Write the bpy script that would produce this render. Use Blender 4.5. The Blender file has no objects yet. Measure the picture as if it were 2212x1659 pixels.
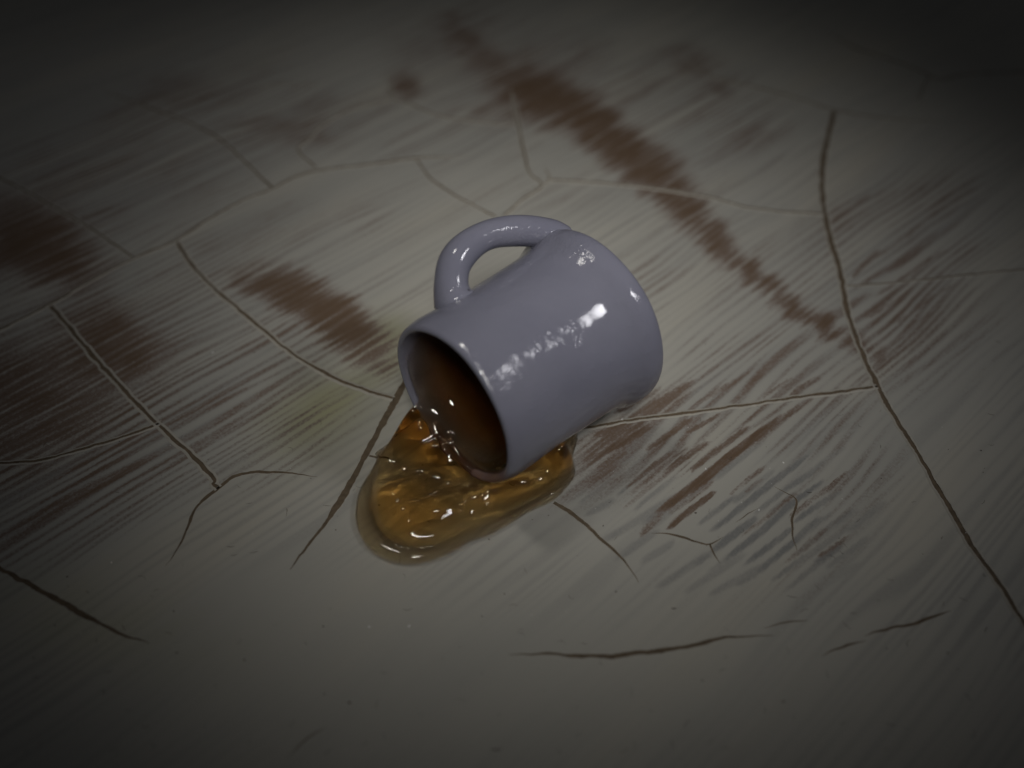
import bpy, math, random
import numpy as np
from mathutils import Vector

# ------------------------------------------------------------------ camera
MM = 0.001                       # all lengths below are millimetres, meshes are built in metres
PW, PH = 2212.0, 1659.0          # pixel frame in which the photograph was measured
FPX = 2088.0                     # focal length in those pixels
DEP = math.radians(46.5)         # camera looks down by this angle
DIST = 115.0                     # camera to the aimed point of the table
sc = bpy.context.scene
col = sc.collection

CAM = np.array([0.0, -math.cos(DEP) * DIST, math.sin(DEP) * DIST])
RIGHT = np.array([1.0, 0, 0])
UP = np.array([0, math.sin(DEP), math.cos(DEP)])
FWD = np.array([0, math.cos(DEP), -math.sin(DEP)])

cam_data = bpy.data.cameras.new("camera")
cam_data.sensor_width = 36.0
cam_data.lens = 36.0 * FPX / PW
cam_data.clip_start = 0.004
cam_data.clip_end = 20.0
cam = bpy.data.objects.new("camera", cam_data)
col.objects.link(cam)
cam.location = Vector(CAM * MM)
cam.rotation_euler = (math.radians(90) - DEP, 0, 0)
cam_data.dof.use_dof = True
cam_data.dof.focus_distance = 0.1055
cam_data.dof.aperture_fstop = 13.0
sc.camera = cam

# ------------------------------------------------------------------ light
world = bpy.data.worlds.new("World")
sc.world = world
world.use_nodes = True
bg = world.node_tree.nodes["Background"]
bg.inputs[0].default_value = (0.93, 0.95, 1.0, 1)
bg.inputs[1].default_value = 0.020


def area(name, loc, target, size, power, spread, color, shape='DISK', size_y=None):
    d = bpy.data.lights.new(name, 'AREA')
    d.shape = shape
    d.size = size * MM
    if size_y:
        d.size_y = size_y * MM
    d.energy = power
    d.color = color
    d.spread = math.radians(spread)
    o = bpy.data.objects.new(name, d)
    col.objects.link(o)
    o.location = Vector(loc) * MM
    o.rotation_euler = (Vector(target) - Vector(loc)).to_track_quat('-Z', 'Y').to_euler()
    return o


area("added_front_fill", (5, -118, 178), (4, 26, 0), 44, 0.0062, 32, (1.0, 0.975, 0.92))  # added fill near the camera, beam narrowed so the frame edges go dark
area("overhead_lamp", (-80, 70, 280), (0, -3, 0), 70, 0.00128, 11.2, (1.0, 0.965, 0.90))
area("side_lamp", (194, -47, 218), (6, 22, 4), 46, 0.0052, 27, (0.97, 0.96, 1.0), 'RECTANGLE', 54)

sc.view_settings.view_transform = 'Standard'
sc.view_settings.look = 'None'
sc.view_settings.exposure = 0.0
sc.view_settings.gamma = 1.0
sc.view_settings.use_curve_mapping = False
sc.render.engine = 'CYCLES'
sc.cycles.use_denoising = True
sc.cycles.max_bounces = 24
sc.cycles.transmission_bounces = 16
sc.cycles.glossy_bounces = 8
sc.cycles.diffuse_bounces = 6
sc.cycles.transparent_max_bounces = 16
sc.cycles.caustics_refractive = True
sc.cycles.caustics_reflective = True
sc.cycles.sample_clamp_indirect = 6.0
sc.cycles.blur_glossy = 0.3


# ------------------------------------------------------------------ helpers
def px(u, v, z=0.0):
    """photo pixel -> point of the horizontal plane at height z (mm)"""
    d = FWD * FPX + RIGHT * (u - PW / 2) + UP * (PH / 2 - v)
    t = (z - CAM[2]) / d[2]
    return CAM + d * t


def pxs(pts, z=0.0):
    return np.array([px(u, v, z)[:2] for u, v in pts])


def sstep(a, b, x):
    t = np.clip((x - a) / (b - a), 0, 1)
    return t * t * (3 - 2 * t)


def vnoise(x, y, seed):
    """smooth lattice noise in 0..1"""
    rng = np.random.RandomState(seed)
    T = rng.rand(256, 256)
    xi = np.floor(x).astype(int)
    yi = np.floor(y).astype(int)
    fx = x - xi
    fy = y - yi
    fx = fx * fx * (3 - 2 * fx)
    fy = fy * fy * (3 - 2 * fy)
    a = T[xi % 256, yi % 256]
    b = T[(xi + 1) % 256, yi % 256]
    c = T[xi % 256, (yi + 1) % 256]
    d = T[(xi + 1) % 256, (yi + 1) % 256]
    return (a * (1 - fx) + b * fx) * (1 - fy) + (c * (1 - fx) + d * fx) * fy


def mesh_obj(name, verts, faces, mats, parent=None, smooth=True):
    me = bpy.data.meshes.new(name)
    me.from_pydata([tuple(v) for v in (np.asarray(verts) * MM)], [], [tuple(int(i) for i in f) for f in faces])
    me.update()
    for m in mats:
        me.materials.append(m)
    if smooth:
        me.polygons.foreach_set("use_smooth", [True] * len(me.polygons))
    o = bpy.data.objects.new(name, me)
    col.objects.link(o)
    if parent:
        o.parent = parent
    return o


def grid_mesh_obj(name, X, Y, Z, mats):
    """fast tensor grid"""
    ny, nx = X.shape
    co = np.stack([X, Y, Z], -1).reshape(-1, 3) * MM
    idx = np.arange(nx * ny).reshape(ny, nx)
    q = np.stack([idx[:-1, :-1], idx[:-1, 1:], idx[1:, 1:], idx[1:, :-1]], -1).reshape(-1, 4)
    me = bpy.data.meshes.new(name)
    me.vertices.add(len(co))
    me.vertices.foreach_set("co", co.astype(np.float32).ravel())
    me.loops.add(q.size)
    me.loops.foreach_set("vertex_index", q.astype(np.int32).ravel())
    me.polygons.add(len(q))
    me.polygons.foreach_set("loop_start", np.arange(0, q.size, 4, dtype=np.int32))
    me.polygons.foreach_set("loop_total", np.full(len(q), 4, dtype=np.int32))
    me.polygons.foreach_set("use_smooth", np.ones(len(q), dtype=bool))
    me.update()
    me.validate()
    for m in mats:
        me.materials.append(m)
    o = bpy.data.objects.new(name, me)
    col.objects.link(o)
    return o


def attr(o, name, values):
    a = o.data.attributes.new(name, 'FLOAT', 'POINT')
    a.data.foreach_set("value", np.asarray(values, dtype=np.float32).ravel())


class NT:
    def __init__(self, name):
        self.m = bpy.data.materials.new(name)
        self.m.use_nodes = True
        self.t = self.m.node_tree
        self.b = self.t.nodes["Principled BSDF"]
        self.out = self.t.nodes["Material Output"]

    def n(self, kind, **kw):
        nd = self.t.nodes.new(kind)
        for k, v in kw.items():
            setattr(nd, k, v)
        return nd

    def l(self, a, b):
        self.t.links.new(a, b)

    def val(self, sock, v):
        if hasattr(v, "is_linked") or hasattr(v, "links"):
            self.l(v, sock)
        else:
            sock.default_value = v

    def math(self, op, a, b=0.0, clamp=False):
        nd = self.n("ShaderNodeMath", operation=op, use_clamp=clamp)
        self.val(nd.inputs[0], a)
        self.val(nd.inputs[1], b)
        return nd.outputs[0]

    def mix(self, f, a, b):
        nd = self.n("ShaderNodeMix", data_type='RGBA')
        self.val(nd.inputs[0], f)
        for s, v in ((nd.inputs[6], a), (nd.inputs[7], b)):
            if isinstance(v, tuple):
                s.default_value = v + (1,) if len(v) == 3 else v
            else:
                self.l(v, s)
        return nd.outputs[2]

    def coords(self, rot=0.0, scale=(1, 1, 1)):
        tc = self.n("ShaderNodeTexCoord")
        mp = self.n("ShaderNodeMapping", vector_type='POINT')
        mp.inputs["Rotation"].default_value = (0, 0, rot)
        mp.inputs["Scale"].default_value = (1000, 1000, 1000)
        self.l(tc.outputs["Object"], mp.inputs[0])
        mp2 = self.n("ShaderNodeMapping", vector_type='POINT')
        mp2.inputs["Scale"].default_value = scale
        self.l(mp.outputs[0], mp2.inputs[0])
        return mp2.outputs[0]

    def noise(self, vec, scale, detail=2.0, rough=0.5, dist=0.0):
        nd = self.n("ShaderNodeTexNoise")
        self.l(vec, nd.inputs["Vector"])
        nd.inputs["Scale"].default_value = scale
        nd.inputs["Detail"].default_value = detail
        nd.inputs["Roughness"].default_value = rough
        nd.inputs["Distortion"].default_value = dist
        return nd.outputs[0]

    def attr(self, name):
        nd = self.n("ShaderNodeAttribute", attribute_name=name)
        return nd.outputs["Fac"]

    def ramp(self, fac, stops):
        nd = self.n("ShaderNodeValToRGB")
        el = nd.color_ramp.elements
        while len(el) < len(stops):
            el.new(0.5)
        for e, (p, c) in zip(el, stops):
            e.position = p
            e.color = c + (1,)
        self.l(fac, nd.inputs[0])
        return nd.outputs[0]

    def bump(self, h, strength, dist):
        nd = self.n("ShaderNodeBump")
        nd.inputs["Strength"].default_value = strength
        nd.inputs["Distance"].default_value = dist
        self.l(h, nd.inputs["Height"])
        self.l(nd.outputs[0], self.b.inputs["Normal"])


STREAK = math.radians(43.0)      # direction of the brush strokes on the table
PAINT = (0.415, 0.402, 0.355)


def make_table_material():
    k = NT("brushed_paint")
    v = k.coords(-STREAK, (0.10, 1.0, 1.0))
    fine = k.noise(v, 2.2, 3, 0.6, 0.3)
    iso = k.noise(k.coords(0), 3.4, 3, 0.65, 0.6)
    wear = k.attr("wear")
    brk = k.math('ADD', k.math('MULTIPLY', k.math('SUBTRACT', fine, 0.5), 0.75),
                 k.math('MULTIPLY', k.math('SUBTRACT', iso, 0.5), 0.85))
    # the breakup only acts where some wear is
    gate = k.math('MULTIPLY', wear, 3.0, clamp=True)
    w = k.math('ADD', wear, k.math('MULTIPLY', brk, gate), clamp=True)
    big = k.noise(k.coords(-STREAK, (0.25, 1, 1)), 0.09, 2)
    paint = k.ramp(big, [(0.3, (0.385, 0.376, 0.336)), (0.5, PAINT), (0.72, (0.445, 0.422, 0.358))])
    grey = k.math('ADD', k.attr("grey"), k.math('MULTIPLY', k.math('SUBTRACT', iso, 0.5),
                                                k.math('MULTIPLY', k.attr("grey"), 1.2)), clamp=True)
    paint = k.mix(grey, paint, (0.215, 0.215, 0.205))
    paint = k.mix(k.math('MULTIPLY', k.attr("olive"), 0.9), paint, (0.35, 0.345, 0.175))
    brown = k.ramp(iso, [(0.3, (0.118, 0.076, 0.047)), (0.7, (0.158, 0.106, 0.068))])
    mid = k.mix(k.ramp(w, [(0.16, (0, 0, 0)), (0.58, (1, 1, 1))]), paint, (0.222, 0.180, 0.152))
    c = k.mix(k.ramp(w, [(0.42, (0, 0, 0)), (0.85, (1, 1, 1))]), mid, brown)
    k.l(c, k.b.inputs["Base Color"])
    k.b.inputs["Roughness"].default_value = 0.52
    k.b.inputs["Specular IOR Level"].default_value = 0.35
    h = k.math('ADD', k.math('MULTIPLY', fine, 0.7), k.math('MULTIPLY', w, -0.8))
    k.bump(h, 0.25, 0.00006)
    return k.m


def make_plain(name, c, rough=0.5, spec=0.5, nscale=None, amp=0.2):
    k = NT(name)
    if nscale:
        n = k.noise(k.coords(0), nscale, 3, 0.6)
        k.l(k.ramp(n, [(0.3, tuple(x * (1 - amp) for x in c)), (0.7, tuple(x * (1 + amp) for x in c))]),
            k.b.inputs["Base Color"])
    else:
        k.b.inputs["Base Color"].default_value = c + (1,)
    k.b.inputs["Roughness"].default_value = rough
    k.b.inputs["Specular IOR Level"].default_value = spec
    return k.m


def make_mug_material():
    k = NT("lavender_resin")
    v = k.coords(0)
    big = k.noise(v, 0.12, 2)
    base = k.ramp(big, [(0.3, (0.208, 0.210, 0.268)), (0.7, (0.238, 0.239, 0.298))])
    st = k.attr("stain")
    n = k.noise(v, 0.6, 3, 0.6)
    s = k.math('ADD', st, k.math('MULTIPLY', k.math('SUBTRACT', n, 0.5),
                                 k.math('MULTIPLY', st, 0.5)), clamp=True)
    c = k.mix(s, base, (0.185, 0.110, 0.085))
    # tiny dark pits
    vo = k.n("ShaderNodeTexVoronoi", feature='F1')
    k.l(v, vo.inputs["Vector"])
    vo.inputs["Scale"].default_value = 0.34
    pit = k.ramp(vo.outputs["Distance"], [(0.035, (1, 1, 1)), (0.06, (0, 0, 0))])
    sel = k.ramp(k.noise(v, 0.21, 0), [(0.62, (0, 0, 0)), (0.64, (1, 1, 1))])
    pm = k.n("ShaderNodeMix", data_type='RGBA', blend_type='MULTIPLY')
    pm.inputs[0].default_value = 1
    k.l(pit, pm.inputs[6])
    k.l(sel, pm.inputs[7])
    c = k.mix(pm.outputs[2], c, (0.03, 0.025, 0.03))
    k.l(c, k.b.inputs["Base Color"])
    k.b.inputs["Roughness"].default_value = 0.075
    k.b.inputs["IOR"].default_value = 1.5
    k.b.inputs["Subsurface Weight"].default_value = 0.35
    k.b.inputs["Subsurface Radius"].default_value = (0.9, 0.9, 1.0)
    k.b.inputs["Subsurface Scale"].default_value = 0.0012
    # ripples and orange-peel of hand cast resin, with quiet zones
    r1 = k.noise(v, 1.5, 1.5, 0.5, 1.6)
    r2 = k.noise(v, 0.35, 1, 0.5)
    zone = k.ramp(k.noise(v, 0.22, 2), [(0.45, (0.06, 0.06, 0.06)), (0.62, (1, 1, 1))])
    h = k.math('ADD', k.math('MULTIPLY', k.math('MULTIPLY', r1, zone), 0.6), k.math('MULTIPLY', r2, 0.9))
    k.bump(h, 0.9, 0.00013)
    return k.m


def make_liquid_material():
    k = NT("amber_resin")
    k.b.inputs["Base Color"].default_value = (1, 1, 1, 1)
    k.b.inputs["Transmission Weight"].default_value = 1.0
    k.b.inputs["Roughness"].default_value = 0.0
    k.b.inputs["IOR"].default_value = 1.46
    va = k.n("ShaderNodeVolumeAbsorption")
    va.inputs["Color"].default_value = (0.920, 0.780, 0.45, 1)
    va.inputs["Density"].default_value = 560.0
    k.l(va.outputs[0], k.out.inputs["Volume"])
    return k.m


M_TABLE = make_table_material()
M_LIP = make_plain("crack_lip_paint", (0.40, 0.378, 0.325), 0.5, 0.35, 0.8, 0.10)
M_UNDER = make_plain("crack_undercoat", (0.128, 0.097, 0.064), 0.7, 0.2, 1.2, 0.25)
M_MUG = make_mug_material()
M_LIQ = make_liquid_material()
M_LINT = make_plain("dark_lint", (0.10, 0.085, 0.07), 0.8, 0.1, 2.0, 0.3)
M_FLECK = make_plain("pale_fleck", (0.75, 0.74, 0.72), 0.5, 0.4, 2.0, 0.1)

# ------------------------------------------------------------------ tabletop
def axis_coords(lo, dlo, dhi, hi, step, grow):
    a = list(np.arange(dlo, dhi, step))
    s = step
    x = a[-1]
    while x < hi:
        s = min(s * grow, 3.0)
        x += s
        a.append(x)
    s = step
    x = a[0]
    pre = []
    while x > lo:
        s = min(s * grow, 3.0)
        x -= s
        pre.append(x)
    return np.array(pre[::-1] + a)


gx = axis_coords(-190, -62, 62, 190, 0.28, 1.012)
gy = axis_coords(-120, -44, 55, 210, 0.28, 1.012)
X, Y = np.meshgrid(gx, gy)
cs, sn = math.cos(STREAK), math.sin(STREAK)
Pp = X * cs + Y * sn             # along the strokes
Qq = -X * sn + Y * cs            # across

# every table point in photo-measuring coordinates is not needed: stains are placed on the table plane
FR = ((vnoise(Pp / 16, Qq / 0.6, 71) - 0.5) * 1.2 + (vnoise(Pp / 20, Qq / 1.9, 72) - 0.5) * 2.0
      + (vnoise(Pp / 6, Qq / 0.30, 73) - 0.5) * 1.2)      # bristles drag the edges of every patch along the stroke


def ell(u, v, ru, rv, deg, soft=1.0):
    """a soft elliptic patch given by photo pixels, laid on the table (mm)"""
    c = px(u, v)
    a = math.radians(deg)
    e1 = px(u + math.cos(a) * ru, v + math.sin(a) * ru) - c
    e2 = px(u - math.sin(a) * rv, v + math.cos(a) * rv) - c
    M = np.linalg.inv(np.array([[e1[0], e2[0]], [e1[1], e2[1]]]))
    dx, dy = X + FR * cs - c[0], Y + FR * sn - c[1]
    p = M[0, 0] * dx + M[0, 1] * dy
    q = M[1, 0] * dx + M[1, 1] * dy
    return np.exp(-np.maximum(p * p + q * q, 0) ** soft)


D = np.zeros_like(X)
solid = [  # u, v, ru, rv, rotation (image, clockwise), strength, hardness
    (655, 640, 125, 50, 28, 0.95, 1.6), (750, 705, 95, 42, 30, 0.95, 1.5), (550, 612, 50, 22, 20, 0.6, 1.2),
    (790, 775, 70, 30, 30, 0.50, 1.0),
    (55, 510, 150, 90, 10, 0.90, 1.4), (130, 565, 90, 45, 10, 0.65, 1.2),
    (260, 720, 130, 62, 35, 0.75, 1.2), (210, 760, 90, 40, 40, 0.5, 1.0),
    (40, 800, 190, 120, 15, 0.62, 1.2), (60, 930, 220, 100, -15, 0.52, 1.0),
    (1190, 215, 130, 52, 22, 0.95, 1.6), (1300, 275, 95, 38, 35, 0.75, 1.4), (1390, 345, 105, 50, 32, 0.95, 1.6),
    (1460, 430, 80, 34, 38, 0.74, 1.0), (1530, 500, 80, 32, 45, 0.72, 1.0), (1650, 615, 70, 26, 40, 0.50, 1.0), (1120, 200, 60, 50, 0, 0.3, 1.0),
    (1600, 570, 80, 28, 42, 0.52, 1.0), (1715, 665, 70, 18, 35, 0.62, 1.1), (1790, 705, 90, 24, 35, 0.66, 1.1),
    (1880, 760, 80, 26, 35, 0.48, 1.0),
    (872, 185, 38, 24, 15, 0.72, 1.3), (640, 285, 120, 34, 10, 0.52, 1.1), (1000, 75, 80, 28, 48, 0.50, 1.2),
    (1060, 130, 60, 30, 30, 0.25, 1.0), (1500, 130, 75, 36, 10, 0.52, 1.1), (1560, 190, 60, 20, 20, 0.45, 1.0),
    (1650, 290, 70, 26, 0, 0.42, 1.0), (380, 190, 120, 40, 5, 0.42, 1.0), (1030, 250, 110, 40, 10, 0.36, 1.0),
    (920, 100, 130, 70, 10, 0.34, 1.0), (1250, 110, 140, 60, 0, 0.30, 1.0),
    (1440, 870, 80, 26, -35, 0.60, 1.2), (1330, 940, 95, 42, -28, 0.60, 1.0), (1290, 1010, 70, 50, 0, 0.52, 1.0),
]
for u, v, ru, rv, dg, st, hd in solid:
    D = 1 - (1 - D) * (1 - 0.86 * st * ell(u, v, ru * 1.12, rv * 1.2, dg, 0.5 + 0.5 * hd))
streaky = [  # broad zones of broken brush strokes
    (300, 330, 430, 210, -25, 0.40), (480, 830, 380, 150, -25, 0.42), (200, 960, 400, 190, -25, 0.50),
    (560, 970, 260, 90, -25, 0.34), (150, 1100, 330, 100, -25, 0.34), (1350, 960, 190, 100, -35, 0.46),
    (1520, 860, 280, 90, -35, 0.42), (1930, 650, 240, 230, 10, 0.36), (1830, 480, 200, 100, -35, 0.34),
    (2000, 500, 200, 160, -35, 0.33), (1100, 120, 360, 160, 15, 0.36), (1500, 230, 330, 150, 15, 0.32),
    (1440, 1060, 170, 90, -35, 0.34), (1720, 900, 200, 100, 0, 0.36), (620, 250, 300, 110, 0, 0.34),
    (520, 560, 300, 110, -25, 0.33), (960, 300, 300, 90, 0, 0.26), (1650, 780, 230, 110, 10, 0.34),
    (840, 560, 700, 150, -25, 0.20), (1650, 620, 420, 260, 20, 0.24), (350, 700, 420, 200, -25, 0.30),
    (1700, 1150, 330, 150, -35, 0.30), (760, 470, 260, 90, -25, 0.22), (1400, 600, 200, 120, 0, 0.22), (1200, 430, 260, 80, 0, 0.2),
]
Zs = np.zeros_like(X)
for u, v, ru, rv, dg, st in streaky:
    Zs = np.maximum(Zs, st * ell(u, v, ru, rv, dg, 1.3))

wob = (vnoise(Pp / 14, Qq / 9, 5) - 0.5) * 1.2           # strokes are not ruled lines
s_wide = vnoise(Pp / 26, (Qq + wob) / 1.0, 11)
s_mid = vnoise(Pp / 15, (Qq + wob) / 0.60, 12)
s_fin = vnoise(Pp / 6, (Qq + wob) / 0.34, 13)
ph = 2.2 * (vnoise(Pp / 30, Qq / 3.0, 18) - 0.5) + (Qq + wob) / 1.22
comb = 0.5 + 0.5 * np.sin(2 * math.pi * ph)            # the regular teeth of the dry brush
streak = 0.20 * s_wide + 0.28 * s_mid + 0.18 * s_fin + 0.34 * comb
blot = vnoise(X / 2.3, Y / 2.3, 14)
wear = D + (streak - 0.5) * 0.55 * sstep(0.05, 0.35, D) + (blot - 0.5) * 0.12 * sstep(0.1, 0.4, D)
wear = wear - 0.14 * sstep(0.56, 0.76, 1 - streak) * sstep(0.3, 0.6, D)
wear = np.maximum(wear, Zs * 1.45 * sstep(0.34, 0.70, streak) * (0.55 + 0.75 * vnoise(Pp / 7, Qq / 4, 15)))

grey = 1.15 * Zs * sstep(0.30, 0.66, 0.35 * s_wide + 0.3 * s_mid + 0.35 * comb) + 0.5 * Zs
grey = np.maximum(grey, 0.42 * sstep(0.44, 0.74, streak) * (0.4 + 0.9 * vnoise(X / 15, Y / 15, 17)))


def stroke(p0, p1, wpx, st, target, soft=0.55):
    """one brush stroke: tapered lens between two photo points"""
    a, b = px(*p0)[:2], px(*p1)[:2]
    L = np.hypot(*(b - a))
    d = (b - a) / L
    t = ((X - a[0]) * d[0] + (Y - a[1]) * d[1] + FR * 0.5) / L
    n = np.abs(-(X - a[0]) * d[1] + (Y - a[1]) * d[0] + (vnoise(Pp / 5, Qq / 5, 31) - 0.5) * 0.35)
    m = px((p0[0] + p1[0]) / 2, (p0[1] + p1[1]) / 2)
    w = wpx / FPX * np.dot(m - CAM, FWD) * 0.42
    prof = np.clip(4 * t * (1 - t), 0, 1) ** 0.35
    edge = w * prof * (0.8 + 0.5 * s_mid)
    k = st * sstep(soft, -soft * 0.3, (n - edge) / max(w, 0.15)) * sstep(0, 0.85, prof) * (0.82 + 0.5 * vnoise(Pp / 2.5, Qq / 0.5, 33))
    return np.maximum(target, k)


grey_base, wear_base = grey, wear
grey = np.zeros_like(X)
wear = np.zeros_like(X)
Q = lambda u, v: (2200 / 4032 * PW + u * 1200 / 2212 * PW / 4032, 1450 / 3024 * PH + v * 900 / 1659 * PH / 3024)
for p0, p1, wd, st in [
    (Q(690, 1080), Q(1640, 330), 22, 0.74), (Q(1500, 430), Q(1850, 220), 15, 0.52), (Q(760, 1190), Q(1120, 900), 17, 0.72),
    (Q(960, 740), Q(1390, 420), 15, 0.66), (Q(760, 760), Q(1110, 510), 16, 0.58), (Q(480, 860), Q(930, 530), 15, 0.52),
    (Q(640, 580), Q(980, 350), 15, 0.66), (Q(560, 860), Q(800, 680), 13, 0.46), (Q(900, 480), Q(1190, 320), 14, 0.52),
    (Q(560, 360), Q(860, 160), 22, 0.62), (Q(380, 340), Q(760, 130), 16, 0.50), (Q(200, 520), Q(480, 400), 20, 0.60),
    (Q(300, 640), Q(680, 400), 20, 0.62), (Q(120, 720), Q(560, 480), 16, 0.52), (Q(650, 300), Q(1000, 90), 18, 0.58),
    (Q(940, 300), Q(1350, 50), 12, 0.46), (Q(1230, 260), Q(1420, 140), 11, 0.46), (Q(1470, 220), Q(1700, 70), 10, 0.44),
    (Q(1660, 220), Q(1900, 60), 16, 0.48), (Q(550, 1230), Q(760, 1050), 14, 0.44), (Q(1340, 915), Q(1480, 800), 9, 0.46),
    ((1890, 560), (2010, 470), 10, 0.46), ((1890, 640), (2040, 540), 12, 0.44), ((1840, 600), (1900, 540), 12, 0.5),
    ((1800, 480), (1880, 420), 12, 0.46), ((1870, 690), (1960, 630), 10, 0.42), ((1930, 700), (2060, 610), 10, 0.40),
]:
    wear = stroke(p0, p1, wd, st, wear)
for p0, p1, wd, st in [
    (Q(300, 1260), Q(900, 900), 18, 0.55), (Q(200, 1060), Q(420, 930), 18, 0.5), (Q(640, 1180), Q(1000, 880), 16, 0.5),
    (Q(380, 1400), Q(700, 1180), 18, 0.5), (Q(560, 1420), Q(860, 1250), 18, 0.5), (Q(700, 1600), Q(1120, 1330), 16, 0.55),
    (Q(900, 1640), Q(1380, 1320), 16, 0.5), (Q(1100, 1650), Q(1500, 1420), 14, 0.5), (Q(1320, 940), Q(1560, 740), 12, 0.5),
    (Q(1400, 560), Q(1620, 280), 14, 0.4), (Q(1600, 900), Q(2100, 560), 14, 0.5), (Q(1650, 700), Q(2150, 380), 14, 0.4),
    (Q(1650, 1500), Q(2150, 1100), 14, 0.5), (Q(1800, 1300), Q(2200, 1000), 14, 0.45), (Q(1900, 1600), Q(2200, 1400), 14, 0.35),
]:
    grey = stroke(p0, p1, wd, st, grey, 0.9)
rs = random.Random(21)
for k in range(26):                                    # the rest of the comb marks right of the mug
    t = k / 25
    bu, bv = 150 + 1800 * t + rs.uniform(-40, 40), 900 + 640 * t + rs.uniform(-120, 60)
    L = rs.uniform(260, 620)
    off = rs.uniform(-250, 350)
    p0 = Q(bu + 0.78 * off, bv - 0.62 * off)
    p1 = Q(bu + 0.78 * (off + L), bv - 0.62 * (off + L))
    if k % 3 == 0:
        wear = stroke(p0, p1, rs.uniform(9, 14), rs.uniform(0.36, 0.5), wear)
    else:
        grey = stroke(p0, p1, rs.uniform(9, 16), rs.uniform(0.45, 0.8), grey, 0.7)
grey_strokes, wear_strokes = grey, wear
cream = np.clip(ell(*Q(1150, 1000), 130, 75, -35, 1.6) + ell(*Q(1500, 1300), 200, 90, -35, 1.4) + 0.7 * ell(*Q(500, 1100), 150, 60, -35, 1.3), 0, 1)
clean = 1 - 0.8 * cream
# the smooth foreground and the top right are almost unworn paint
calm = np.clip(ell(1150, 1500, 950, 230, 0, 2.0) + ell(2100, 150, 350, 160, 0, 1.5) + ell(640, 1300, 330, 120, 0, 1.5), 0, 1)
grey = grey_base * (1 - 0.92 * calm) * clean
grey = np.maximum(grey, grey_strokes * (1 - 0.5 * calm))
wear = wear_base * (1 - 0.8 * calm * (wear_base < 0.45)) * clean
wear = np.maximum(wear, wear_strokes)
for p0, p1, wd, st in [
    (Q(1110, 1195), Q(1840, 590), 15, 0.95), (Q(1110, 1340), Q(1470, 1060), 17, 0.95), (Q(1180, 1410), Q(1960, 780), 15, 0.95),
    (Q(1350, 1420), Q(1700, 1150), 12, 0.85), (Q(1380, 1530), Q(1900, 1090), 13, 0.85), (Q(1680, 870), Q(1960, 650), 12, 0.75),
    (Q(1700, 1130), Q(2050, 890), 12, 0.75), (Q(980, 1440), Q(1120, 1340), 11, 0.7), (Q(1520, 1560), Q(1840, 1330), 11, 0.6),
    (Q(1250, 1600), Q(1500, 1440), 11, 0.55), (Q(1600, 1650), Q(2050, 1300), 12, 0.5), (Q(1080, 1480), Q(1300, 1330), 10, 0.5),
]:
    grey = stroke(p0, p1, wd, st, grey, 0.5)
olive = np.clip(0.85 * ell(690, 890, 120, 75, -30, 1.1) + 0.7 * ell(835, 745, 60, 70, 0, 1.0)  # glow through the amber beside the mug, painted in as olive colour
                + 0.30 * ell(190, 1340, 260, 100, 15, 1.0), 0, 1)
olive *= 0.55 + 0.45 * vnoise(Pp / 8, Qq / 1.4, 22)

Zt = (vnoise(X / 22, Y / 22, 41) - 0.5) * 0.02 - 0.01
table = grid_mesh_obj("tabletop", X, Y, Zt, [M_TABLE])
table["kind"] = "structure"
table["label"] = "worn cream painted tabletop with brown brush streaks and crackle"
attr(table, "wear", np.clip(wear, 0, 1))
attr(table, "grey", np.clip(grey, 0, 1))
attr(table, "olive", olive)


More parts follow.
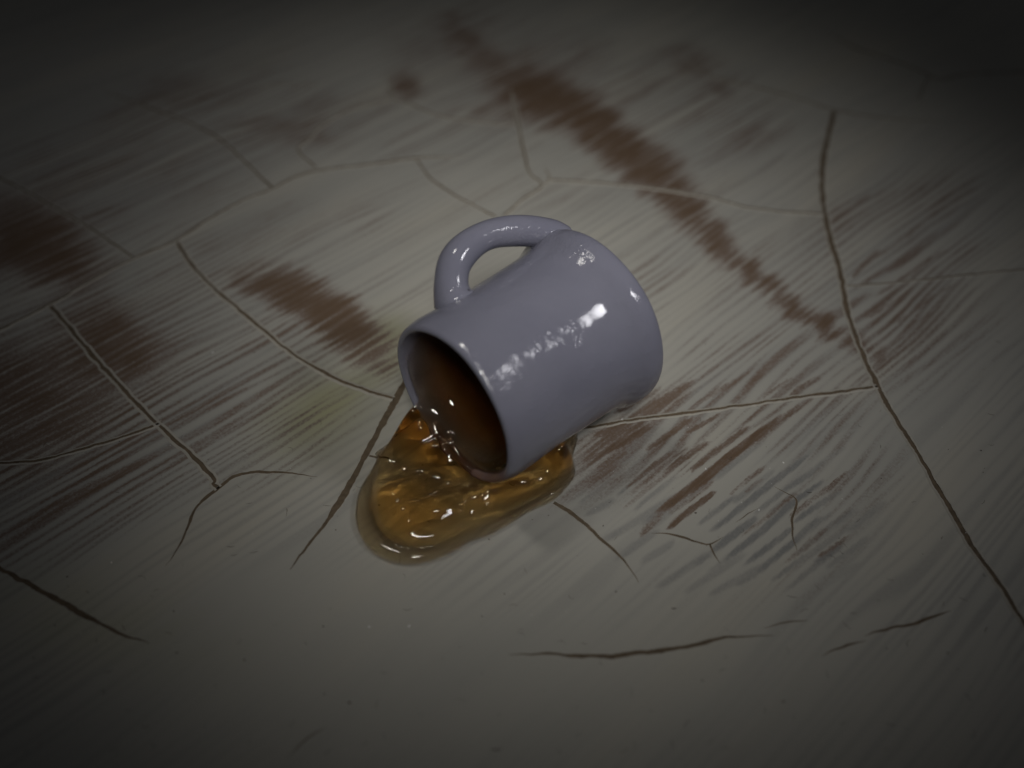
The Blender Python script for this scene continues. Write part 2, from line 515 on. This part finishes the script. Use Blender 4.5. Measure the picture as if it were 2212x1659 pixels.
# ------------------------------------------------------------------ cracks: each a groove with paint lips
def crack(pts, wpx, taper0=False, taper1=False, lip=1.0, seed=0):
    rng = np.random.RandomState(seed)
    p = pxs(pts)
    # Catmull-Rom through the measured points, then even resampling
    q = np.vstack([2 * p[0] - p[1], p, 2 * p[-1] - p[-2]])
    out = []
    for i in range(1, len(q) - 2):
        for t in np.linspace(0, 1, 24, endpoint=False):
            a, b, c, d = q[i - 1], q[i], q[i + 1], q[i + 2]
            out.append(0.5 * ((2 * b) + (c - a) * t + (2 * a - 5 * b + 4 * c - d) * t * t
                              + (3 * b - a - 3 * c + d) * t ** 3))
    out.append(p[-1])
    out = np.array(out)
    seg = np.r_[0, np.cumsum(np.hypot(*np.diff(out, axis=0).T))]
    n = max(6, int(seg[-1] / 0.30))
    s = np.linspace(0, seg[-1], n)
    c = np.stack([np.interp(s, seg, out[:, 0]), np.interp(s, seg, out[:, 1])], -1)
    tan = np.gradient(c, axis=0)
    tan /= np.maximum(np.linalg.norm(tan, axis=1, keepdims=True), 1e-9)
    nor = np.stack([-tan[:, 1], tan[:, 0]], -1)
    jit = (vnoise(s / 1.1, s * 0 + seed, 51) - 0.5) * 0.16 + (vnoise(s / 0.45, s * 0 + seed, 52) - 0.5) * 0.05
    c = c + nor * jit[:, None]
    far = float(sstep(95, 150, np.array([np.dot(np.array([x, y, 0]) - CAM, FWD) for x, y in c]).mean()))
    depth = np.array([np.dot(np.array([x, y, 0]) - CAM, FWD) for x, y in c])
    w = (0.50 - 0.19 * far) * wpx * depth / FPX * (0.75 + 0.5 * vnoise(s / 1.6, s * 0 + seed + 7, 53))
    wl = w * (0.85 + 0.3 * rng.rand(n))
    wr = w * (0.85 + 0.3 * rng.rand(n))
    f = np.ones(n)
    if taper0:
        f *= np.clip(s / min(9.0, seg[-1] * 0.6), 0.04, 1) ** 0.7
    if taper1:
        f *= np.clip((seg[-1] - s) / min(9.0, seg[-1] * 0.6), 0.04, 1) ** 0.7
    wl, wr = wl * f, wr * f
    lw = 0.34 * lip * np.sqrt(f)
    lh = (0.030 + 0.055 * far) * lip * f
    V, F, MI = [], [], []
    rows = 7
    for i in range(n):
        offs = [(-wr[i] - lw[i] - 0.02, -0.05), (-wr[i] - lw[i] * 0.45, lh[i] * 0.75 + 0.004), (-wr[i], lh[i] + 0.006),
                (0.0, 0.005), (wl[i], lh[i] + 0.006), (wl[i] + lw[i] * 0.45, lh[i] * 0.75 + 0.004), (wl[i] + lw[i] + 0.02, -0.05)]
        # the dark floor is nearly as wide as the groove
        for o, z in offs[:2]:
            V.append((c[i, 0] + nor[i, 0] * o, c[i, 1] + nor[i, 1] * o, z))
        V.append((c[i, 0] + nor[i, 0] * offs[2][0], c[i, 1] + nor[i, 1] * offs[2][0], offs[2][1]))
        V.append((c[i, 0] + nor[i, 0] * offs[2][0] * 0.93, c[i, 1] + nor[i, 1] * offs[2][0] * 0.93, 0.006))
        V.append((c[i, 0] + nor[i, 0] * offs[4][0] * 0.93, c[i, 1] + nor[i, 1] * offs[4][0] * 0.93, 0.006))
        V.append((c[i, 0] + nor[i, 0] * offs[4][0], c[i, 1] + nor[i, 1] * offs[4][0], offs[4][1]))
        for o, z in offs[5:]:
            V.append((c[i, 0] + nor[i, 0] * o, c[i, 1] + nor[i, 1] * o, z))
    rows = 8
    for i in range(n - 1):
        for r in range(rows - 1):
            a = i * rows + r
            F.append((a, a + rows, a + rows + 1, a + 1))
            MI.append(0 if r in (0, 1, 5, 6) else 1)
    if lip <= 0:
        keep = [i for i, m in enumerate(MI) if m == 1]
        F = [F[i] for i in keep]
        MI = [1] * len(F)
    o = mesh_obj("crack", V, F, [M_LIP, M_UNDER], table, smooth=False)
    o.data.polygons.foreach_set("material_index", MI)
    return o


cracks = [
    ([(1803, 238), (1790, 290), (1778, 345), (1776, 400), (1780, 450), (1795, 520), (1815, 590), (1835, 690), (1865, 770),
      (1895, 832), (1920, 880), (1950, 930), (1985, 985), (2020, 1045), (2060, 1110), (2100, 1180), (2150, 1250), (2212, 1345), (2270, 1430)], 12.5, 0, 0, .9),
    ([(1470, 118), (1540, 165), (1640, 190), (1720, 212), (1803, 238), (1870, 250), (1960, 260), (2040, 262)], 6, 1, 1, .7),
    ([(1780, 62), (1840, 100), (1910, 125), (1980, 150), (2030, 172), (2090, 160), (2212, 155), (2300, 150)], 6, 1, 0, .5),
    ([(2006, 166), (1992, 195), (1985, 222)], 4, 0, 1, .4),
    ([(1180, 388), (1300, 395), (1400, 405), (1500, 420), (1550, 430), (1610, 447), (1700, 458), (1776, 462)], 6, 0, 0, 1.1),
    ([(1105, 195), (1120, 270), (1135, 340), (1145, 375), (1170, 402), (1130, 430), (1090, 466)], 6, 1, 0, 1.0),
    ([(1170, 402), (1188, 386), (1176, 360)], 5, 0, 1, .8),
    ([(900, 345), (930, 385), (980, 420), (1040, 452), (1070, 468)], 6, 0, 0, .6),
    ([(1010, 337), (900, 342), (800, 355), (700, 367), (640, 382), (590, 408), (520, 435), (450, 475), (380, 520), (290, 558),
      (200, 605), (108, 658), (0, 712), (-80, 752)], 7, 1, 0, 1.0),
    ([(590, 408), (540, 360), (480, 305), (430, 275), (370, 250), (300, 225), (220, 195)], 7, 0, 1, .7),
    ([(-60, 352), (0, 385), (60, 415), (130, 455), (200, 495), (250, 530), (290, 558)], 6, 0, 0, .8),
    ([(380, 520), (410, 565), (450, 610), (500, 655), (560, 705), (620, 755), (690, 800), (760, 832), (850, 862)], 8, 0, 0, 1.1),
    ([(108, 658), (160, 720), (220, 790), (260, 835), (310, 885), (355, 930), (410, 980), (450, 1020), (466, 1038), (461, 1046), (472, 1055)], 9, 0, 0, 1.1),
    ([(-60, 1002), (0, 1000), (80, 995), (160, 975), (260, 945), (350, 912)], 6, 0, 0, .8),
    ([(684, 1031), (620, 1022), (550, 1020), (510, 1027), (490, 1040), (472, 1055), (440, 1080), (415, 1110), (400, 1155), (380, 1190), (358, 1222)], 8, 1, 1, .2),
    ([(905, 770), (870, 835), (840, 890), (800, 965), (770, 1020), (740, 1075), (700, 1135), (660, 1185), (626, 1230)], 14, 0, 1, .3),
    ([(795, 985), (845, 997)], 5, 0, 0, .2),
    ([(1200, 934), (1260, 925), (1350, 910), (1450, 897), (1550, 883), (1700, 862), (1800, 848), (1895, 835)], 7, 0, 0, .9),
    ([(1825, 618), (1950, 608), (2080, 595), (2212, 582), (2300, 574)], 5, 0, 0, .5),
    ([(1196, 1086), (1230, 1105), (1265, 1135), (1310, 1175), (1350, 1215), (1380, 1258)], 9, 0, 1, .2),
    ([(-60, 1195), (0, 1228), (60, 1260), (140, 1305), (220, 1350), (270, 1372), (322, 1389)], 11, 0, 1, .2),
    ([(1100, 1413), (1180, 1413), (1300, 1418), (1400, 1408), (1500, 1395), (1560, 1378), (1670, 1372)], 10, 1, 1, .15),
    ([(1650, 1357), (1700, 1343), (1745, 1340)], 5, 1, 1, .1),
    ([(1775, 1418), (1810, 1400), (1870, 1382)], 6, 1, 1, .1),
    ([(1868, 1373), (1920, 1358), (1980, 1345), (2055, 1320)], 10, 1, 1, .1),
    ([(1408, 1152), (1450, 1155), (1500, 1168), (1535, 1175), (1562, 1159)], 7, 1, 1, .1),
    ([(1533, 1175), (1543, 1196), (1556, 1217)], 4, 0, 1, .1),
    ([(1672, 1052), (1695, 1064), (1719, 1081), (1712, 1120), (1713, 1160), (1722, 1192)], 6, 1, 1, .1),
    ([(620, 1640), (660, 1600), (705, 1570)], 4, 1, 1, 0),
    ([(840, 160), (850, 212), (880, 222), (950, 250), (1050, 265), (1110, 268)], 5, 1, 0, .9),
    ([(850, 212), (750, 240), (690, 275), (668, 300), (645, 325), (682, 362)], 5, 0, 0, .9),
    ([(540, 185), (620, 182), (700, 184)], 5, 1, 1, .7),
    ([(1590, 1130), (1612, 1112), (1640, 1098)], 2.5, 1, 1, 0),
]
for i, (pts, w, a, b, lip) in enumerate(cracks):
    crack(pts, w, bool(a), bool(b), lip, 3 + 5 * i)

# ------------------------------------------------------------------ mug
AX = np.array([math.cos(math.radians(41.6)), math.sin(math.radians(41.6)), 0.0])   # from rim to foot
R = 9.4
ZC = 10.7                                   # the foot flange carries the mug: axis height
RIMC = px(975, 879, ZC)                      # centre of the rim plane
PERP = np.cross(AX, [0, 0, 1])               # horizontal, to the camera side
ZUP = np.array([0, 0, 1.0])
mug_base = RIMC + AX * 12
MUGLOC = np.array([mug_base[0], mug_base[1], 0.0])


def mug_pt(s, r, th):
    """s along the axis from the rim, r radius, th angle from straight up towards the camera side"""
    return RIMC + AX * s + (ZUP * math.cos(th) + PERP * math.sin(th)) * r - MUGLOC


def smooth_profile(pr, k=6):
    p = np.array(pr, float)
    q = np.vstack([p[0], p, p[-1]])
    out = []
    for i in range(1, len(q) - 2):
        a, b, c, d = q[i - 1], q[i], q[i + 1], q[i + 2]
        for t in np.linspace(0, 1, k, endpoint=False):
            out.append(0.5 * ((2 * b) + (c - a) * t + (2 * a - 5 * b + 4 * c - d) * t * t + (3 * b - a - 3 * c + d) * t ** 3))
    out.append(p[-1])
    return np.array(out)


prof = smooth_profile([
    (17.8, 0.02), (17.8, 3.6), (17.7, 6.5), (16.9, 7.8), (15.5, 8.15), (12.5, 8.2), (9, 8.2), (6, 8.2), (3, 8.15), (1.7, 8.15),
    (0.85, 8.25), (0.25, 8.50), (0.0, 8.85), (0.18, 9.22), (0.75, 9.42), (1.8, 9.56), (4, 9.55), (7, 9.50), (10, 9.50), (13, 9.56),
    (15.2, 9.68), (16.4, 9.86), (17.2, 10.10), (17.9, 10.40), (18.7, 10.64), (19.6, 10.66), (20.3, 10.38), (20.7, 9.6), (20.7, 8.2),
    (20.1, 7.3), (20.0, 4.0), (20.0, 0.02)], 5)
NS = 144
V, F, ST = [], [], []
inner_n = 11 * 5
for j, (s, r) in enumerate(prof):
    for i in range(NS):
        th = 2 * math.pi * i / NS
        lump = 0.0
        if j > inner_n:
            lump = 0.10 * math.sin(2 * th + 0.7 + s * 0.06) + 0.06 * math.sin(3 * th + s * 0.21) + 0.03 * math.sin(7 * th - s * 0.5)
            if j > 27 * 5:
                lump = 0
        elif s < 4:
            lump = 0.08 * math.sin(2 * th + 0.7) + 0.04 * math.sin(5 * th)
        V.append(mug_pt(s + 0.06 * math.sin(3 * th + 1) * (s < 3), r + lump, th))
        if j <= inner_n:
            edge = 0.6 + 0.4 * math.sin(th * 2 + 2.5) + 0.2 * math.sin(th * 5)
            a_ = float(sstep(edge - 1.0, edge + 5.0, np.array(s)))
        else:
            a_ = 0.0
        low = float(sstep(0.45, 0.8, np.array(-math.cos(th + 0.25))))     # the lip the drink ran over
        if s < 3.0:
            a_ = max(a_, 0.9 * low * float(sstep(2.2, 0.6, np.array(s))))
        ST.append(a_)
for j in range(len(prof) - 1):
    for i in range(NS):
        a = j * NS + i
        b = j * NS + (i + 1) % NS
        F.append((a, b, b + NS, a + NS))
mug = bpy.data.objects.new("mug", None)
col.objects.link(mug)
mug.location = Vector(MUGLOC * MM)
mug.empty_display_size = 0.01
mug["label"] = "small glossy lavender grey mug lying on its side"
mug["category"] = "mug"
body = mesh_obj("body", V, F, [M_MUG], mug)
attr(body, "stain", ST)

# handle: a swept tube with flared roots, in the plane through the axis
VP = (CAM - (RIMC + AX * 12))
VP = VP - AX * np.dot(VP, AX)
VP /= np.linalg.norm(VP)
UU = np.cross(VP, AX)
UU /= np.linalg.norm(UU)
if UU[2] < 0:
    UU = -UU
HB = math.radians(12)
RAD = UU * math.cos(HB) + VP * math.sin(HB)
SIDE = np.cross(AX, RAD)


def on_handle_plane(u, v):
    """photo pixel -> (along axis, radius) in the handle's plane through the mug axis"""
    d = FWD * FPX + RIGHT * (u - PW / 2) + UP * (PH / 2 - v)
    t = np.dot(RIMC - CAM, SIDE) / np.dot(d, SIDE)
    q = CAM + d * t - RIMC
    return np.dot(q, AX), np.dot(q, RAD)


path = [on_handle_plane(u, v) for u, v in [(979, 640), (975, 605), (984, 565), (1014, 530), (1056, 507), (1105, 499), (1154, 500), (1192, 509), (1218, 530)]]
path = smooth_profile([(path[0][0] + 0.1, 7.9)] + path + [(path[-1][0] + 0.3, 8.2)], 7)
V, F = [], []
NT_ = 28
n = len(path)
tang = np.gradient(path, axis=0)
tang /= np.linalg.norm(tang, axis=1, keepdims=True)
for j in range(n):
    s, r = path[j]
    d = tang[j]
    nn = np.array([-d[1], d[0]])                      # in (axis, radial) plane
    t = j / (n - 1)
    dist0 = max(0.0, r - 9.4)
    rr = 1.72 + 0.08 * math.sin(t * 9) + (0.45 if t < 0.5 else 0.1) * math.exp(-dist0 / 0.6) + 0.05 * math.sin(t * 23)
    if r < 9.3:
        rr *= (r / 9.3) ** 2.5
    for i in range(NT_):
        a = 2 * math.pi * i / NT_
        o2 = nn * math.cos(a) * rr * 0.98
        p = RIMC + AX * (s + o2[0]) + RAD * (r + o2[1]) + SIDE * math.sin(a) * rr * 1.06 - MUGLOC
        V.append(p)
for j in range(n - 1):
    for i in range(NT_):
        a = j * NT_ + i
        b = j * NT_ + (i + 1) % NT_
        F.append((a, b, b + NT_, a + NT_))
F.append(tuple(range(NT_))[::-1])
F.append(tuple((n - 1) * NT_ + i for i in range(NT_)))
handle = mesh_obj("handle", V, F, [M_MUG], mug)


# ------------------------------------------------------------------ spilled amber liquid
def poly_sdf(P, x, y):
    """signed distance to a polygon, positive inside"""
    d = np.full(x.shape, 1e9)
    ins = np.zeros(x.shape, bool)
    m = len(P)
    for i in range(m):
        ax, ay = P[i]
        bx, by = P[(i + 1) % m]
        ex, ey = bx - ax, by - ay
        wx, wy = x - ax, y - ay
        t = np.clip((wx * ex + wy * ey) / (ex * ex + ey * ey), 0, 1)
        d = np.minimum(d, np.hypot(wx - t * ex, wy - t * ey))
        cond = ((ay <= y) & (by > y)) | ((by <= y) & (ay > y))
        with np.errstate(divide='ignore', invalid='ignore'):
            xs = ax + (y - ay) / (by - ay + 1e-12) * ex
        ins ^= cond & (x < xs)
    return np.where(ins, d, -d)


def smooth_poly(p, k=6):
    m = len(p)
    out = []
    for i in range(m):
        a, b, c, d = p[i - 1], p[i], p[(i + 1) % m], p[(i + 2) % m]
        for t in np.linspace(0, 1, k, endpoint=False):
            out.append(0.5 * ((2 * b) + (c - a) * t + (2 * a - 5 * b + 4 * c - d) * t * t + (3 * b - a - 3 * c + d) * t ** 3))
    return np.array(out)


outline = smooth_poly(pxs([
    (774, 1100), (784, 1062), (806, 1028), (832, 992), (862, 960), (900, 925), (970, 890), (1060, 900), (1150, 920),
    (1222, 926), (1243, 950), (1233, 990), (1238, 1028), (1216, 1060), (1190, 1084), (1142, 1106), (1100, 1132), (1060, 1154),
    (1010, 1173), (970, 1196), (920, 1214), (870, 1218), (820, 1200), (789, 1170), (774, 1132)]))

H = 0.18
bx0, bx1 = outline[:, 0].min() - 1.2, outline[:, 0].max() + 9
by0, by1 = outline[:, 1].min() - 1.2, outline[:, 1].max() + 9
ax_ = np.arange(bx0, bx1, H)
ay_ = np.arange(by0, by1, H)
az_ = np.arange(-0.45, 19.8, H)
GX, GY = np.meshgrid(ax_, ay_, indexing='ij')
sr0 = (GX - RIMC[0]) * AX[0] + (GY - RIMC[1]) * AX[1]
pr0 = (GX - RIMC[0]) * PERP[0] + (GY - RIMC[1]) * PERP[1]
# the sheet running over the lip has its own footprint, joined to the puddle
tongue = np.minimum.reduce([pr0 + 7.5, 3.6 - pr0, 3.4 - sr0, sr0 + 5.0])
sd0 = poly_sdf(outline, GX, GY)
hb_ = np.clip(0.5 + 0.5 * (sd0 - tongue) / 1.2, 0, 1)
sd = tongue * (1 - hb_) + sd0 * hb_ + 1.2 * hb_ * (1 - hb_)


def bumpf(u, v, z, amp, sx, sy=None, deg=0.0):
    c = px(u, v, z)
    sy = sy or sx
    a = math.radians(deg)
    dx, dy = GX - c[0], GY - c[1]
    p = (dx * math.cos(a) + dy * math.sin(a)) / sx
    q = (-dx * math.sin(a) + dy * math.cos(a)) / sy
    return amp * np.exp(-(p * p + q * q))


edge = np.sqrt(np.clip(1 - (1 - np.clip((sd + 0.30) / 1.1, 0, 1)) ** 2, 0, 1))
lipz = np.interp(pr0, [-8, -7, -6, -5, -4, -3, -2, -1, 0, 1, 2, 3, 4], [6.3, 6.2, 5.9, 5.4, 5.0, 4.65, 4.4, 4.15, 3.9, 3.6, 3.2, 2.6, 1.8])
along = np.where(sr0 < 0, np.exp(-(np.abs(np.minimum(sr0, 0)) / 4.4) ** 2.0), sstep(3.2, 1.8, sr0))
pour = lipz * along * sstep(-7.5, -6.3, pr0) * sstep(4.6, 2.0, pr0)
mound = (bumpf(870, 1075, 2, 1.7, 3.4) + bumpf(880, 1130, 1.5, 0.8, 3.4)
         + bumpf(1040, 1090, 1.2, 1.15, 4.2, 1.8, 20) + bumpf(1205, 1000, 1.5, 3.2, 2.2, 1.7, 30) + bumpf(1125, 1055, 1.2, 1.3, 3.0, 1.4, 25)
         + bumpf(965, 1165, 0.8, 0.35, 2.0, 1.2, 15))
lobe = smooth_poly(pxs([
    (806, 1112), (806, 1062), (824, 1012), (854, 965), (893, 925), (970, 888), (1060, 898), (1150, 918), (1222, 924), (1245, 950),
    (1235, 990), (1238, 1026), (1208, 1062), (1150, 1096), (1092, 1126), (1040, 1148), (985, 1176), (930, 1194), (872, 1192), (824, 1160)]))
sl_ = poly_sdf(lobe, GX, GY)
dome = np.sqrt(np.clip(1 - (1 - np.clip(sl_ / 1.5, 0, 1)) ** 2, 0, 1))
hB = edge * 1.15 + (mound + 0.55) * dome
hk = np.clip(0.5 + 0.5 * (pour - hB) / 1.4, 0, 1)
hB = hB * (1 - hk) + pour * hk + 1.4 * hk * (1 - hk)
fa = px(1205, 1000, 1)[:2]
fb = px(930, 1130, 1)[:2]
fd = (fb - fa) / np.hypot(*(fb - fa))
fp = (GX - fa[0]) * fd[0] + (GY - fa[1]) * fd[1]
fq = -(GX - fa[0]) * fd[1] + (GY - fa[1]) * fd[0]
fold = 0.75 * (vnoise(fp / 9 + 3, fq / (0.75 + 0.03 * np.abs(fp)) + 40, 66) - 0.5) * sstep(0.2, 2.0, sl_)
rip = fold + 0.30 * (vnoise(GX / 0.8, GY / 0.8, 67) - 0.5) * sstep(3.2, 0.5, np.abs(sr0 + 1.8)) + 0.45 * (vnoise(GX / 1.3, GY / 1.5, 61) - 0.5) * sstep(6.0, 1.0, np.abs(sr0 + 0.5)) + 0.7 * (vnoise(GX / 2.6, GY / 2.6, 62) - 0.5)
hB = hB + rip * sstep(0.8, 2.4, sd)

# liquid still inside the cavity
srel = (GX - RIMC[0]) * AX[0] + (GY - RIMC[1]) * AX[1]
prel = (GX - RIMC[0]) * PERP[0] + (GY - RIMC[1]) * PERP[1]
level = 5.4 + 0.36 * srel - 0.10 * np.maximum(prel, 0) + 0.25 * (vnoise(GX / 3.0, GY / 3.0, 63) - 0.5)
F3 = np.empty((len(ax_), len(ay_), len(az_)), np.float32)
for k, z in enumerate(az_):
    fB = z - hB
    fB = np.maximum(fB / np.sqrt(1 + 0.8), -(sd + 0.30 * math.sin(math.pi * min(max(z / 1.3, 0), 1))) * 0.95)
    rad = np.hypot(prel, z - ZC)
    air_r = 6.95 + 1.2 * sstep(3.2, 0.4, srel) - 7.0 * sstep(11.0, 17.5, srel) + 0.5 * (vnoise(GX / 2.6, GY / 2.6, 63) - 0.5)
    air = np.hypot(prel + 0.2, z - ZC - 1.6) - air_r
    fA = np.maximum.reduce([-air, rad - 8.6, -srel + 0.6, srel - 17.2])
    kk = 0.9
    hh = np.clip(0.5 + 0.5 * (fB - fA) / kk, 0, 1)
    f = fB * (1 - hh) + fA * hh - kk * hh * (1 - hh)
    F3[:, :, k] = np.maximum(f, -(z + 0.25))


def surface_nets(Fv, x, y, z):
    s = Fv < 0
    nx, ny, nz = Fv.shape
    acc = np.zeros((nx - 1, ny - 1, nz - 1, 3), np.float32)
    cnt = np.zeros((nx - 1, ny - 1, nz - 1), np.float32)
    corners = [(i, j, k) for i in (0, 1) for j in (0, 1) for k in (0, 1)]
    sl = lambda c: (slice(c[0], nx - 1 + c[0]), slice(c[1], ny - 1 + c[1]), slice(c[2], nz - 1 + c[2]))
    for a in corners:
        for d in range(3):
            if a[d]:
                continue
            b = list(a)
            b[d] = 1
            fa, fb = Fv[sl(a)], Fv[sl(b)]
            cr = (fa < 0) != (fb < 0)
            t = np.where(cr, fa / np.where(cr, fa - fb, 1), 0)
            for e in range(3):
                acc[..., e] += np.where(cr, a[e] + (t if e == d else 0), 0)
            cnt += cr
    act = cnt > 0
    idx = -np.ones(act.shape, np.int64)
    idx[act] = np.arange(act.sum())
    I = np.argwhere(act)
    off = acc[act] / cnt[act][:, None]
    st = np.array([x[1] - x[0], y[1] - y[0], z[1] - z[0]])
    Vv = np.array([x[0], y[0], z[0]]) + (I + off) * st
    quads = []
    for d in range(3):
        e1, e2 = [(1, 2), (2, 0), (0, 1)][d]
        a = [slice(1, -1)] * 3
        b = [slice(1, -1)] * 3
        a[d] = slice(0, -1)
        b[d] = slice(1, None)
        A, B = s[tuple(a)], s[tuple(b)]
        W = np.argwhere(A != B)
        flip = A[tuple(W.T)]
        base = W.copy()
        for e in (e1, e2):
            base[:, e] += 1
        # cells sharing this edge
        c = []
        for o1, o2 in ((-1, -1), (0, -1), (0, 0), (-1, 0)):
            q = base.copy()
            q[:, e1] += o1
            q[:, e2] += o2
            c.append(idx[tuple(q.T)])
        qd = np.stack(c, 1)
        qd[~flip] = qd[~flip][:, ::-1]
        quads.append(qd)
    return Vv, np.vstack(quads)


LV, LQ = surface_nets(F3, ax_, ay_, az_)
ok = (LQ >= 0).all(1)
LQ = LQ[ok]
# relax the voxel steps
edges = np.vstack([LQ[:, [0, 1]], LQ[:, [1, 2]], LQ[:, [2, 3]], LQ[:, [3, 0]]])
deg = np.bincount(edges.ravel(), minlength=len(LV)).astype(float)
for it in range(10):
    acc = np.zeros_like(LV)
    np.add.at(acc, edges[:, 0], LV[edges[:, 1]])
    np.add.at(acc, edges[:, 1], LV[edges[:, 0]])
    avg = acc / np.maximum(deg, 1)[:, None]
    lam = 0.55 if it % 2 == 0 else -0.30
    LV = LV + lam * (avg - LV)
c0 = outline.mean(0)
liq = mesh_obj("spilled_drink", LV - np.array([c0[0], c0[1], 0]), LQ, [M_LIQ])
liq.location = (c0[0] * MM, c0[1] * MM, 0)
liq["label"] = "translucent amber brown liquid pouring from the mug into a puddle"
liq["category"] = "liquid"

# ------------------------------------------------------------------ lint and specks lying on the paint
rng = random.Random(8)


def lint(name, items, mat, label):
    V, F = [], []
    for (x, y, L, w, ang, bend) in items:
        n = 5
        base = len(V)
        px_, py_, a = x, y, ang
        for i in range(n):
            r = w * (1 - 0.5 * abs(i / (n - 1) - 0.5) * 2)
            nx_, ny_ = -math.sin(a), math.cos(a)
            V += [(px_ + nx_ * r, py_ + ny_ * r, 0.012), (px_, py_, 0.012 + 1.4 * r), (px_ - nx_ * r, py_ - ny_ * r, 0.012)]
            px_ += math.cos(a) * L / (n - 1)
            py_ += math.sin(a) * L / (n - 1)
            a += bend / (n - 1)
        for i in range(n - 1):
            for k in range(2):
                q = base + i * 3 + k
                F.append((q, q + 3, q + 4, q + 1))
    o = mesh_obj(name, V, F, [mat])
    o["kind"] = "stuff"
    o["label"] = label
    o["category"] = "lint"
    return o


items = []
for i in range(150):
    u, v = rng.uniform(60, 2150), rng.uniform(700, 1640)
    p = px(u, v)
    items.append((p[0], p[1], rng.uniform(0.3, 1.1), rng.uniform(0.012, 0.024), rng.uniform(0, 6.28), rng.uniform(-2.5, 2.5)))
for i in range(70):
    u, v = rng.uniform(60, 2150), rng.uniform(900, 1640)
    p = px(u, v)
    s = rng.uniform(0.03, 0.075)
    items.append((p[0], p[1], s * 2.5, s, rng.uniform(0, 6.28), 0.3))
for u, v, L, w in [(752, 1518, .22, .12), (1690, 1515, .2, .09), (1450, 1314, .5, .06), (1742, 1063, .6, .05), (1500, 1108, .25, .1), (1060, 1618, 1.0, .05), (490, 1180, .8, .03)]:
    p = px(u, v)
    items.append((p[0], p[1], L, w, rng.uniform(-0.6, 0.2), 0.8))
lint("dark_lint", items, M_LINT, "scattered dark lint hairs and specks on the painted tabletop")
items = []
for u, v in [(795, 1353), (886, 1351), (1640, 1100), (1690, 998), (1524, 1011), (240, 1218), (460, 760), (1345, 905)]:
    p = px(u, v)
    items.append((p[0], p[1], 0.26, 0.10, rng.uniform(0, 6.28), 0.4))
for i in range(40):
    p = px(rng.uniform(100, 2100), rng.uniform(600, 1640))
    items.append((p[0], p[1], rng.uniform(.06, .14), rng.uniform(.02, .045), rng.uniform(0, 6.28), 0.4))
lint("pale_dust", items, M_FLECK, "tiny white dust flecks scattered on the painted tabletop")
